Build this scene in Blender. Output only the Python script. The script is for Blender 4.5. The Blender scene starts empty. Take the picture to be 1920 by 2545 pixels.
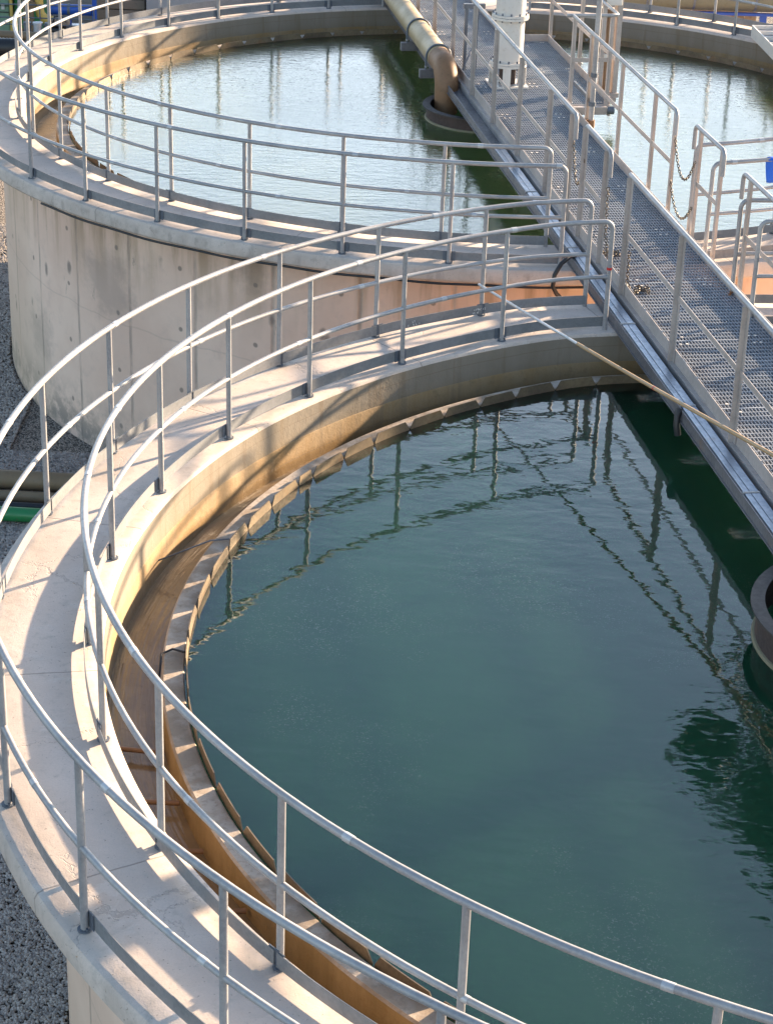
import bpy, bmesh, math, random
from mathutils import Vector, Matrix
random.seed(7)
R = math.radians
sin, cos, pi = math.sin, math.cos, math.pi

# ---------------------------------------------------------------- camera, sky, sun, exposure
SC = bpy.context.scene
COL = SC.collection
PITCH, ROLL = 0.443674, 0.033813
CAM = Vector((-3.9202, -11.7639, 6.3547))
cd = bpy.data.cameras.new('camera')
cam = bpy.data.objects.new('camera', cd)
COL.objects.link(cam)
fw = Vector((0, cos(PITCH), -sin(PITCH)))
r0 = Vector((1, 0, 0)); u0 = r0.cross(fw)
rt = r0 * cos(ROLL) + u0 * sin(ROLL)
up = -r0 * sin(ROLL) + u0 * cos(ROLL)
M3 = Matrix((rt, up, -fw)).transposed()
cam.matrix_world = Matrix.Translation(CAM) @ M3.to_4x4()
cd.sensor_fit = 'VERTICAL'; cd.sensor_height = 36.0
cd.lens = 36.0 * 5052.6 / 2545.0
cd.clip_end = 3000.0
SC.camera = cam

SUN_EL, SUN_AZ = R(14.0), R(40.0)          # azimuth counted from +x towards +y
w = bpy.data.worlds.new("World"); SC.world = w; w.use_nodes = True
sky = w.node_tree.nodes.new('ShaderNodeTexSky'); sky.sky_type = 'NISHITA'
sky.sun_disc = False; sky.sun_elevation = SUN_EL; sky.sun_rotation = pi / 2 - SUN_AZ
sky.dust_density = 1.2; sky.air_density = 1.1; sky.ozone_density = 1.8
# a band of bright thin cloud low in the sky
wt = w.node_tree
tc = wt.nodes.new('ShaderNodeTexCoord'); sx = wt.nodes.new('ShaderNodeSeparateXYZ'); wt.links.new(tc.outputs['Generated'], sx.inputs[0])
mr = wt.nodes.new('ShaderNodeMapRange'); mr.interpolation_type = 'SMOOTHSTEP'; wt.links.new(sx.outputs[2], mr.inputs[0])
for i, v in enumerate((0.22, 0.46, 1.0, 0.0)): mr.inputs[i + 1].default_value = v
mxs = wt.nodes.new('ShaderNodeMix'); mxs.data_type = 'RGBA'; mxs.blend_type = 'MIX'
mul = wt.nodes.new('ShaderNodeMath'); mul.operation = 'MULTIPLY'; wt.links.new(mr.outputs[0], mul.inputs[0]); 
dot = wt.nodes.new('ShaderNodeVectorMath'); dot.operation = 'DOT_PRODUCT'; wt.links.new(tc.outputs['Generated'], dot.inputs[0]); dot.inputs[1].default_value = (cos(SUN_AZ + .35), sin(SUN_AZ + .35), 0)
md = wt.nodes.new('ShaderNodeMapRange'); md.interpolation_type = 'SMOOTHSTEP'; wt.links.new(dot.outputs['Value'], md.inputs[0])
for i, v in enumerate((-.2, .65, 0.13, 0.42)): md.inputs[i + 1].default_value = v
wt.links.new(md.outputs[0], mul.inputs[1])
wt.links.new(mul.outputs[0], mxs.inputs['Factor'])
wt.links.new(sky.outputs[0], mxs.inputs[6]); mxs.inputs[7].default_value = (14, 15.5, 17.5, 1)
wt.links.new(mxs.outputs[2], wt.nodes['Background'].inputs[0])
wt.nodes['Background'].inputs[1].default_value = 0.08
sd = bpy.data.lights.new('sun', 'SUN'); sd.energy = 5.0; sd.angle = R(0.9); sd.color = (1.0, 0.75, 0.50)
sun = bpy.data.objects.new('sun', sd); COL.objects.link(sun)
SUNV = Vector((cos(SUN_AZ) * cos(SUN_EL), sin(SUN_AZ) * cos(SUN_EL), sin(SUN_EL)))
sun.rotation_euler = SUNV.to_track_quat('Z', 'Y').to_euler()
sun.location = (20, 20, 15)
SC.view_settings.view_transform = 'Standard'; SC.view_settings.look = 'None'
SC.view_settings.gamma = 1.0; SC.view_settings.use_curve_mapping = False
SC.view_settings.exposure = 2.2

# ---------------------------------------------------------------- node helper
class NT:
    def __init__(s, name):
        s.m = bpy.data.materials.new(name); s.m.use_nodes = True
        s.t = s.m.node_tree; s.b = s.t.nodes['Principled BSDF']
        g = s.t.nodes.new('ShaderNodeNewGeometry'); s.pos = g.outputs['Position']; s.nor = g.outputs['Normal']
    def L(s, a, b): s.t.links.new(a, b)
    def setin(s, sock, v):
        if hasattr(v, 'links') or isinstance(v, bpy.types.NodeSocket): s.L(v, sock)
        else:
            if isinstance(v, tuple) and len(v) == 3 and sock.type == 'RGBA': v = (*v, 1)
            sock.default_value = v
    def noise(s, scale, detail=4, rough=0.55, vec=None, dist=0.0):
        n = s.t.nodes.new('ShaderNodeTexNoise'); n.inputs['Scale'].default_value = scale
        n.inputs['Detail'].default_value = detail; n.inputs['Roughness'].default_value = rough
        n.inputs['Distortion'].default_value = dist
        s.L(vec or s.pos, n.inputs['Vector']); return n.outputs['Fac']
    def voro(s, scale, feature='F1', out='Distance', vec=None, rnd=1.0):
        n = s.t.nodes.new('ShaderNodeTexVoronoi'); n.feature = feature; n.inputs['Scale'].default_value = scale
        n.inputs['Randomness'].default_value = rnd
        s.L(vec or s.pos, n.inputs['Vector']); return n.outputs[out]
    def scale(s, v, loc=(0, 0, 0), sc=(1, 1, 1)):
        n = s.t.nodes.new('ShaderNodeMapping'); n.inputs['Location'].default_value = loc; n.inputs['Scale'].default_value = sc
        s.L(v, n.inputs['Vector']); return n.outputs[0]
    def math(s, op, a, b=0.0, c=0.0):
        n = s.t.nodes.new('ShaderNodeMath'); n.operation = op
        s.setin(n.inputs[0], a); s.setin(n.inputs[1], b); s.setin(n.inputs[2], c); return n.outputs[0]
    def ramp(s, f, lo, hi, a=0.0, b=1.0):
        n = s.t.nodes.new('ShaderNodeMapRange'); n.interpolation_type = 'SMOOTHSTEP'
        s.setin(n.inputs[0], f)
        for i, v in enumerate((lo, hi, a, b)): n.inputs[i + 1].default_value = v
        return n.outputs[0]
    def mix(s, f, a, b, mode='MIX'):
        n = s.t.nodes.new('ShaderNodeMix'); n.data_type = 'RGBA'; n.blend_type = mode
        s.setin(n.inputs['Factor'], f); s.setin(n.inputs[6], a); s.setin(n.inputs[7], b); return n.outputs[2]
    def sep(s, v):
        n = s.t.nodes.new('ShaderNodeSeparateXYZ'); s.L(v, n.inputs[0]); return n.outputs
    def comb(s, x, y, z):
        n = s.t.nodes.new('ShaderNodeCombineXYZ')
        for i, v in enumerate((x, y, z)): s.setin(n.inputs[i], v)
        return n.outputs[0]
    def bump(s, h, strength=0.3, dist=0.02, nrm=None):
        n = s.t.nodes.new('ShaderNodeBump'); n.inputs['Strength'].default_value = strength; n.inputs['Distance'].default_value = dist
        s.L(h, n.inputs['Height'])
        if nrm is not None: s.L(nrm, n.inputs['Normal'])
        s.L(n.outputs[0], s.b.inputs['Normal']); return n.outputs[0]
    def out(s, color=None, rough=None, metal=None, ior=None, spec=None):
        for k, v in (('Base Color', color), ('Roughness', rough), ('Metallic', metal), ('IOR', ior), ('Specular IOR Level', spec)):
            if v is not None: s.setin(s.b.inputs[k], v)
        return s.m

# tank centres and key dimensions (metres)
BX, BY = -2.82986, 13.44678
RI, RO = 5.7837, 6.4194
ZS, ZR, ZW = 0.10, 1.10, -0.18

def polar(n, cx, cy):
    x, y, z = n.sep(n.pos)
    dx = n.math('SUBTRACT', x, cx); dy = n.math('SUBTRACT', y, cy)
    return n.math('ARCTAN2', dy, dx), n.math('SQRT', n.math('ADD', n.math('MULTIPLY', dx, dx), n.math('MULTIPLY', dy, dy))), z

def mat_slab(cx=0.0, cy=0.0, name='concrete_slab', stains=()):
    n = NT(name)
    th, r, z = polar(n, cx, cy)
    a = n.noise(1.1, 6, .6); b = n.noise(9, 5, .65); c = n.noise(90, 3, .7)
    col = n.mix(n.ramp(a, .3, .7), (.48, .40, .345), (.60, .515, .455))
    col = n.mix(n.ramp(b, .52, .75), col, (.42, .37, .325))
    d = n.noise(3.2, 7, .7, dist=.6)
    col = n.mix(n.ramp(d, .60, .72, 0, .6), col, (.34, .315, .29))
    e = n.noise(1.7, 8, .72, dist=1.2)
    col = n.mix(n.ramp(e, .60, .64, 0, .35), col, (.60, .56, .52))
    spk = n.noise(55, 2, .6)
    col = n.mix(n.ramp(spk, .67, .72, 0, .75), col, (.17, .15, .13))
    col = n.mix(n.ramp(c, .4, .7, 0, .35), col, (.40, .36, .32))
    # rust and dirt gathered along both toe boards and the outer nosing
    wob = n.math('MULTIPLY', n.math('SUBTRACT', n.noise(5, 5, .65), .5), .16)
    for rr, w_, f_ in ((5.80, .075, .55), (6.40, .07, .5), (6.52, .05, .35)):
        dd = n.math('ABSOLUTE', n.math('SUBTRACT', n.math('ADD', r, wob), rr))
        col = n.mix(n.math('MULTIPLY', n.ramp(dd, w_, .005, 0, f_), n.ramp(n.noise(2.4, 5, .65), .38, .62)), col, (.27, .22, .18))
    rs = n.noise(6.5, 6, .7, dist=.8)
    col = n.mix(n.ramp(rs, .665, .71, 0, .55), col, (.36, .20, .09))
    # radial pour joints and hairline cracks
    jw = n.math('MULTIPLY', n.math('SUBTRACT', n.noise(6, 3, .5), .5), .006)
    f = n.math('ABSOLUTE', n.math('SUBTRACT', n.math('FRACT', n.math('ADD', n.math('MULTIPLY', th, 18 / (2 * pi)), jw)), .5))
    j = n.ramp(f, .0035, .0012)
    cv = n.voro(.9, 'DISTANCE_TO_EDGE', vec=n.scale(n.comb(n.math('ADD', n.sep(n.pos)[0], n.math('MULTIPLY', n.noise(3.5, 5, .7), .5)), n.math('ADD', n.sep(n.pos)[1], n.math('MULTIPLY', n.noise(3.1, 5, .7), .5)), n.math('MULTIPLY', z, 1.0))))
    k = n.math('MULTIPLY', n.ramp(cv, .010, .002), n.ramp(n.noise(.8, 2, .5), .48, .6))
    col = n.mix(n.math('MULTIPLY', j, .65), col, (.20, .17, .15)); col = n.mix(n.math('MULTIPLY', k, .32), col, (.2, .17, .15))
    # drips down the nosing
    dr = n.noise(9, 4, .6, n.comb(n.math('MULTIPLY', th, 6.5), n.math('MULTIPLY', z, .5), r))
    col = n.mix(n.math('MULTIPLY', n.ramp(z, .085, .03), n.ramp(dr, .5, .68, 0, .5)), col, (.27, .23, .20))
    for (sx_, sy_, a_, b_, rot, colr, f_) in stains:
        x, y, zz = n.sep(n.pos)
        dx = n.math('SUBTRACT', x, sx_); dy = n.math('SUBTRACT', y, sy_)
        p = n.math('ADD', n.math('MULTIPLY', dx, cos(rot) / a_), n.math('MULTIPLY', dy, sin(rot) / a_)); q = n.math('ADD', n.math('MULTIPLY', dx, -sin(rot) / b_), n.math('MULTIPLY', dy, cos(rot) / b_))
        rr = n.math('ADD', n.math('SQRT', n.math('ADD', n.math('MULTIPLY', p, p), n.math('MULTIPLY', q, q))), n.math('MULTIPLY', n.math('SUBTRACT', n.noise(6, 5, .7), .5), .5))
        col = n.mix(n.ramp(rr, 1.05, .8, 0, f_), col, colr)
    h = n.math('ADD', n.math('MULTIPLY', b, .6), n.math('MULTIPLY', c, .25))
    h = n.math('SUBTRACT', h, n.math('MULTIPLY', n.math('ADD', j, k), .8))
    n.bump(h, .4, .012)
    return n.out(col, .85)

def mat_outer(cx, cy, name):
    n = NT(name)
    th, r, z = polar(n, cx, cy)
    u = n.math('MULTIPLY', th, 6.0)
    v = n.comb(u, z, 0.0)
    a = n.noise(.55, 6, .62, v); b = n.noise(4, 6, .66, v)
    col = n.mix(n.ramp(a, .3, .7), (.62, .435, .34), (.73, .55, .44))
    col = n.mix(n.ramp(b, .5, .75, 0, .6), col, (.53, .39, .32))
    # vertical drips running down from the rim
    dv = n.comb(n.math('MULTIPLY', u, 1.0), n.math('MULTIPLY', z, .12), 0.0)
    drip = n.noise(3.2, 5, .6, dv)
    fall = n.ramp(z, -1.3, -.05)
    ds = n.math('MULTIPLY', n.ramp(drip, .44, .62), fall)
    col = n.mix(n.math('MULTIPLY', ds, .72), col, (.25, .175, .10))
    # dark oval stains
    ov = n.voro(1.35, vec=n.comb(n.math('MULTIPLY', u, 1.5), n.math('MULTIPLY', z, .85), 0.0))
    ovn = n.math('ADD', ov, n.math('MULTIPLY', n.noise(7, 4, .6, v), .12))
    col = n.mix(n.ramp(ovn, .18, .10, 0, .75), col, (.15, .125, .11))
    ov2 = n.voro(.6, vec=v); col = n.mix(n.ramp(n.math('ADD', ov2, n.math('MULTIPLY', n.noise(3, 5, .7, v), .5)), .56, .36, 0, .36), col, (.17, .15, .135))
    # form joints
    f = n.math('ABSOLUTE', n.math('SUBTRACT', n.math('FRACT', n.math('MULTIPLY', n.math('ADD', u, n.math('MULTIPLY', n.noise(3, 3, .6, v), .03)), 1.06)), .5))
    j = n.ramp(f, .034, .006)
    col = n.mix(n.math('MULTIPLY', j, n.ramp(n.noise(2.2, 4, .6, v), .3, .62, .1, .6)), col, (.20, .17, .145))
    # tie holes in rows
    tu = n.math('ABSOLUTE', n.math('SUBTRACT', n.math('FRACT', n.math('MULTIPLY', u, 1.06)), .27)); tz = n.math('ABSOLUTE', n.math('SUBTRACT', n.math('FRACT', n.math('ADD', n.math('MULTIPLY', z, 1.45), n.math('MULTIPLY', n.noise(.5, 1, .5, v), .5))), .5))
    td = n.math('SQRT', n.math('ADD', n.math('POWER', n.math('MULTIPLY', tu, .94), 2), n.math('POWER', n.math('MULTIPLY', tz, .69), 2)))
    col = n.mix(n.ramp(td, .035, .018, 0, .75), col, (.17, .14, .12))
    # sharp scratches and splashes
    sc = n.noise(2.6, 8, .78, n.comb(n.math('MULTIPLY', u, 2.6), n.math('MULTIPLY', z, .55), 5.0), .4)
    col = n.mix(n.ramp(sc, .635, .66, 0, .5), col, (.22, .185, .16))
    sb = n.noise(3, 6, .7, v); col = n.mix(n.math('MULTIPLY', n.ramp(z, -2.2, -3.0), n.ramp(sb, .4, .6)), col, (.26, .215, .18))
    # horizontal pour line
    zz = n.math('ABSOLUTE', n.math('ADD', n.math('ADD', z, 1.25), n.math('MULTIPLY', n.noise(.9, 3, .5, v), .25)))
    col = n.mix(n.ramp(zz, .014, .004, 0, .16), col, (.15, .13, .12))
    # pale green-grey zone and warm zone
    warm = n.noise(.32, 2, .5, n.comb(u, n.math('MULTIPLY', z, .4), 3.0))
    col = n.mix(n.ramp(warm, .5, .72, 0, .45), col, (.40, .30, .19))
    h = n.math('SUBTRACT', n.math('MULTIPLY', b, .5), n.math('MULTIPLY', j, 1.3))
    n.bump(h, .5, .012)
    return n.out(col, .88)

def mat_inner(name, upper):
    n = NT(name)
    x, y, z = n.sep(n.pos)
    st = n.scale(n.pos, sc=(1, 1, .22))
    a = n.noise(2.2, 6, .62, st); b = n.noise(14, 5, .65); c = n.noise(70, 3, .6)
    if upper:
        col = n.mix(n.ramp(a, .32, .68), (.20, .168, .125), (.24, .207, .165))
        col = n.mix(n.ramp(b, .5, .78, 0, .5), col, (.21, .175, .13))
        col = n.mix(n.ramp(n.math('ADD', z, n.math('MULTIPLY', a, .12)), -.02, -.17, 0, .45), col, (.25, .175, .09))
        rough = .85
    else:
        col = n.mix(n.ramp(a, .35, .65), (.25, .155, .062), (.28, .20, .11))
        col = n.mix(n.ramp(b, .5, .75, 0, .6), col, (.17, .12, .06))
        t = n.math('ADD', z, n.math('MULTIPLY', a, .1))
        col = n.mix(n.ramp(t, -.25, -.34, 0, .75), col, (.13, .085, .04))
        rough = n.ramp(z, -.24, -.36, .8, .35)
    dr = n.noise(7, 5, .65, n.scale(n.pos, sc=(1, 1, .08)))
    col = n.mix(n.ramp(dr, .54, .66, 0, .45), col, (.16, .115, .07))
    tl_ = n.math('ABSOLUTE', n.math('ADD', n.math('ADD', z, .02 if upper else .33), n.math('MULTIPLY', n.math('SUBTRACT', n.noise(3, 3), .5), .03)))
    col = n.mix(n.ramp(tl_, .006, .002, 0, .5), col, (.17, .13, .09))
    h = n.math('ADD', n.math('MULTIPLY', b, .6), n.math('MULTIPLY', c, .2))
    n.bump(h, .5, .014)
    return n.out(col, rough)

def mat_channel():
    n = NT('wet_channel_floor')
    th, r, z = polar(n, 0, 0)
    fl = n.comb(n.math('MULTIPLY', th, 1.6), n.math('MULTIPLY', r, 5.0), 0.0)
    a = n.noise(2.0, 5, .6); b = n.noise(16, 5, .65); c = n.noise(3.0, 5, .62, fl, .6)
    col = n.mix(n.ramp(a, .3, .7), (.18, .125, .075), (.27, .19, .105))
    col = n.mix(n.ramp(c, .48, .68, 0, .6), col, (.12, .085, .055))
    col = n.mix(n.ramp(n.noise(5, 5, .7, fl, .8), .6, .68, 0, .6), col, (.36, .26, .14))
    col = n.mix(n.ramp(b, .55, .75, 0, .5), col, (.11, .07, .04))
    n.bump(n.math('ADD', n.noise(9, 3, .5, fl), n.math('MULTIPLY', n.noise(14, 2), .4)), .25, .02)
    return n.out(col, .07, ior=1.4)

def mat_weirwall():
    n = NT('weir_concrete')
    nx, ny, nz = n.sep(n.nor)
    a = n.noise(3.5, 6, .65); b = n.noise(26, 5, .7)
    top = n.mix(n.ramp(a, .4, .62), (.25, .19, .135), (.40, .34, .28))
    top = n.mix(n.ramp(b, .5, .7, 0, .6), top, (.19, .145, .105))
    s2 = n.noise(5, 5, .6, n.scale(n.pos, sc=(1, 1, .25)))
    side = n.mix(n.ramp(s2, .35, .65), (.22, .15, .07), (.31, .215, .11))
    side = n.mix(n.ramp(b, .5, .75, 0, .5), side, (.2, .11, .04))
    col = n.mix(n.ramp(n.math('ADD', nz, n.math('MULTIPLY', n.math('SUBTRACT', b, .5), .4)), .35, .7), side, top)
    n.bump(n.math('ADD', a, n.math('MULTIPLY', b, .5)), .5, .012)
    return n.out(col, .72)

def mat_galv(name='galvanised_steel', base=(.35, .345, .345), dark=(.235, .235, .245), metal=.15, rough=.42, rust=0.0):
    n = NT(name)
    a = n.noise(2.3, 5, .6); b = n.noise(28, 4, .65)
    v = n.voro(60, out='Color'); vv = n.sep(v)[0]
    col = n.mix(n.ramp(a, .35, .65), dark, base)
    col = n.mix(n.ramp(b, .45, .7, 0, .4), col, dark)
    col = n.mix(n.math('MULTIPLY', vv, .2), col, tuple(min(.8, x * 1.35) for x in base))
    m = metal
    if rust:
        rr = n.ramp(n.noise(3.0, 7, .72), .56, .72, 0, rust)
        col = n.mix(rr, col, (.20, .095, .035)); m = n.math('MULTIPLY', n.math('SUBTRACT', 1.0, rr), metal)
    n.bump(b, .06, .004)
    return n.out(col, n.ramp(b, .3, .7, rough - .06, rough + .12), m)

def mat_paint(name, col, rough=.5, var=.25, dirt=(.12, .09, .06), dirtf=.5, metal=0.0):
    n = NT(name)
    a = n.noise(2.5, 5, .62); b = n.noise(20, 5, .65)
    c = n.mix(n.ramp(a, .3, .7, 0, var), col, tuple(min(1, x * .7) for x in col))
    c = n.mix(n.ramp(b, .55, .75, 0, dirtf), c, dirt)
    n.bump(b, .1, .005)
    return n.out(c, n.ramp(a, .3, .7, rough - .08, rough + .1), metal)

def mat_water(name, base, base2, bumps, ior, dust=0.0):
    n = NT(name)
    a = n.noise(.22, 3, .5)
    col = n.mix(n.ramp(a, .35, .65), base, base2)
    cl = n.ramp(n.noise(.55, 5, .6, dist=.5), .48, .68)          # drifting patches of fine foam
    fo = n.ramp(n.noise(75, 2, .6), .57, .70)
    col = n.mix(n.math('MULTIPLY', n.math('MULTIPLY', cl, fo), dust), col, (.16, .19, .17))
    h = None
    for (sc, stretch, dist, amp, rot) in bumps:
        mp = n.t.nodes.new('ShaderNodeMapping'); mp.inputs['Scale'].default_value = stretch; mp.inputs['Rotation'].default_value = (0, 0, rot)
        n.L(n.pos, mp.inputs['Vector'])
        t = n.math('MULTIPLY', n.noise(sc, 2.5, .5, mp.outputs[0], dist), amp)
        h = t if h is None else n.math('ADD', h, t)
    calm = n.ramp(n.noise(.3, 2, .5, n.scale(n.pos, loc=(3.1, 1.7, 0))), .3, .65, .55, 1.0)
    h = n.math('MULTIPLY', h, calm)
    n.bump(h, 1.0, 1.0)
    n.b.inputs['Subsurface Weight'].default_value = 1.0; n.b.inputs['Subsurface Radius'].default_value = (.7, 1.0, .95); n.b.inputs['Subsurface Scale'].default_value = 14.0
    return n.out(col, .025, 0.0, ior)

def mat_gravel():
    n = NT('gravel_bed')
    vc = n.voro(46, out='Color'); x, y, z = n.sep(vc)
    col = n.mix(x, (.30, .255, .215), (.46, .40, .35))
    col = n.mix(n.ramp(y, .8, .9), col, (.33, .29, .25))
    col = n.mix(n.ramp(n.noise(1.2, 5, .6), .35, .65, 0, .25), col, (.25, .215, .185))
    d = n.voro(46)
    n.bump(n.math('SUBTRACT', .6, d), 1.0, .03)
    return n.out(n.mix(n.ramp(d, .35, .7), col, (.05, .045, .04)), .9)

def mat_stone():
    n = NT('gravel_stone')
    oi = n.voro(26, out='Color'); x, y, z = n.sep(oi)
    col = n.mix(x, (.20, .18, .17), (.42, .38, .345))
    col = n.mix(n.ramp(y, .82, .9), col, (.38, .34, .30))
    col = n.mix(n.ramp(n.noise(30, 3), .45, .7, 0, .4), col, (.13, .115, .1))
    return n.out(col, .85)

M = {}
M['slab'] = mat_slab(0, 0, 'concrete_slab_near', ((-5.95, 1.9, .2, .12, .9, (.36, .31, .26), .4),))
M['slabB'] = mat_slab(BX, BY, 'concrete_slab_far')
M['outerA'] = mat_outer(0, 0, 'stained_wall_near'); M['outerB'] = mat_outer(BX, BY, 'stained_wall_far')
M['inner_up'] = mat_inner('inner_wall_upper', True); M['inner_low'] = mat_inner('inner_wall_wet', False)
M['channel'] = mat_channel(); M['weir'] = mat_weirwall()
M['galv'] = mat_galv(); M['galv_bright'] = mat_galv('galvanised_sleeve', (.47, .475, .48), (.36, .37, .385), .2, .38)
M['galv_dark'] = mat_galv('galvanised_dark', (.13, .15, .18), (.08, .095, .12), .2, .5)
M['toe'] = mat_galv('toe_board_steel', (.20, .205, .215), (.135, .145, .155), .05, .6)
M['plate'] = mat_galv('weir_plate_steel', (.20, .15, .09), (.10, .075, .05), .2, .55, rust=.7)
M['beam'] = mat_galv('girder_steel', (.17, .16, .165), (.10, .095, .105), .15, .5, rust=.55)
M['blocker'] = mat_galv('sky_blocker_steel', (.045, .06, .08), (.03, .04, .055), .1, .6, rust=.5)  # near-black, for the added strips that darken the view under the deck
M['tray'] = mat_galv('cable_tray_steel', (.27, .31, .38), (.19, .23, .30), .65, .34, rust=.35)
M['alu'] = mat_galv('light_rail_steel', (.42, .375, .35), (.32, .285, .265), .08, .5, rust=.12)
M['grate'] = mat_galv('grating_steel', (.31, .345, .395), (.22, .25, .295), .15, .5, rust=.2)
M['chain'] = mat_galv('chain_steel', (.15, .125, .095), (.08, .06, .045), .3, .5, rust=.6)
M['rustchain'] = mat_galv('rusty_chain_steel', (.30, .14, .05), (.17, .07, .025), .2, .65)
M['drum'] = mat_galv('rusty_drum_steel', (.075, .048, .038), (.045, .032, .03), .05, .7, rust=.5)
M['drumlip'] = mat_galv('drum_flange_steel', (.062, .05, .046), (.04, .034, .034), .05, .6)
M['scum'] = mat_paint('scum_line', (.22, .195, .12), .8, .5, (.2, .15, .07), .6)
M['pipe'] = mat_paint('weathered_pipe', (.40, .30, .165), .5, .6, (.20, .12, .05), .65)
M['pipe_rust'] = mat_paint('rusty_elbow', (.235, .125, .06), .6, .6, (.10, .06, .035), .6)
M['white'] = mat_paint('white_paint', (.66, .62, .57), .42, .2, (.36, .27, .18), .4)
M['rubber'] = mat_paint('black_rubber', (.018, .018, .02), .45, .2, (.06, .055, .05), .3)
M['blue'] = mat_paint('blue_paint', (.02, .09, .42), .42, .3)
M['green'] = mat_paint('green_paint', (.035, .20, .075), .45, .3)
M['brightgreen'] = mat_paint('green_pipe_paint', (.018, .19, .06), .4, .2)
M['palegreen'] = mat_paint('pale_green_panel', (.20, .33, .22), .5, .3)
M['yellow'] = mat_paint('yellow_paint', (.62, .42, .10), .5, .4)
M['wood'] = mat_paint('weathered_boards', (.36, .24, .15), .8, .6, (.16, .10, .06), .6)
M['bigpipe'] = mat_paint('grey_green_pipe', (.23, .23, .17), .6, .5, (.16, .12, .07), .5)
M['brownpipe'] = mat_paint('brown_pipe', (.20, .145, .085), .6, .5, (.09, .06, .04), .5)
M['cloth'] = mat_paint('blue_cloth', (.015, .12, .62), .8, .3, (.02, .06, .3), .3)
M['bamboo'] = mat_paint('bamboo', (.38, .25, .13), .5, .3, (.3, .19, .09), .4)
M['tinpole'] = mat_galv('pole_tip', (.55, .56, .58), (.42, .44, .46), .5, .4)
M['red'] = mat_paint('red_tape', (.5, .02, .02), .5, .2)
M['conc_block'] = mat_paint('rough_block_wall', (.28, .22, .17), .9, .5, (.14, .11, .09), .6)
M['yard'] = mat_paint('yard_earth', (.075, .055, .045), .9, .5, (.03, .025, .02), .5)
M['hut'] = mat_paint('blue_grey_render', (.36, .36, .37), .85, .3, (.24, .23, .23), .4)
M['chalk'] = mat_paint('chalk', (.8, .8, .78), .9, .1, (.6, .6, .6), .2)
M['gravel'] = mat_gravel(); M['stone'] = mat_stone()
M['waterA'] = mat_water('near_tank_water', (.008, .042, .022), (.0095, .046, .0245),
                        [(2.1, (1, 1.6, 1), .4, .0034, .3), (5.0, (1, 1.6, 1), .3, .0015, -.25)], 1.58, dust=.45)
M['waterB'] = mat_water('far_tank_water', (.060, .090, .034), (.072, .10, .040),
                        [(5.5, (.8, 2.0, 1), .3, .0042, .2), (16, (.8, 2.2, 1), .3, .0022, -.2)], 1.62)

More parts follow.
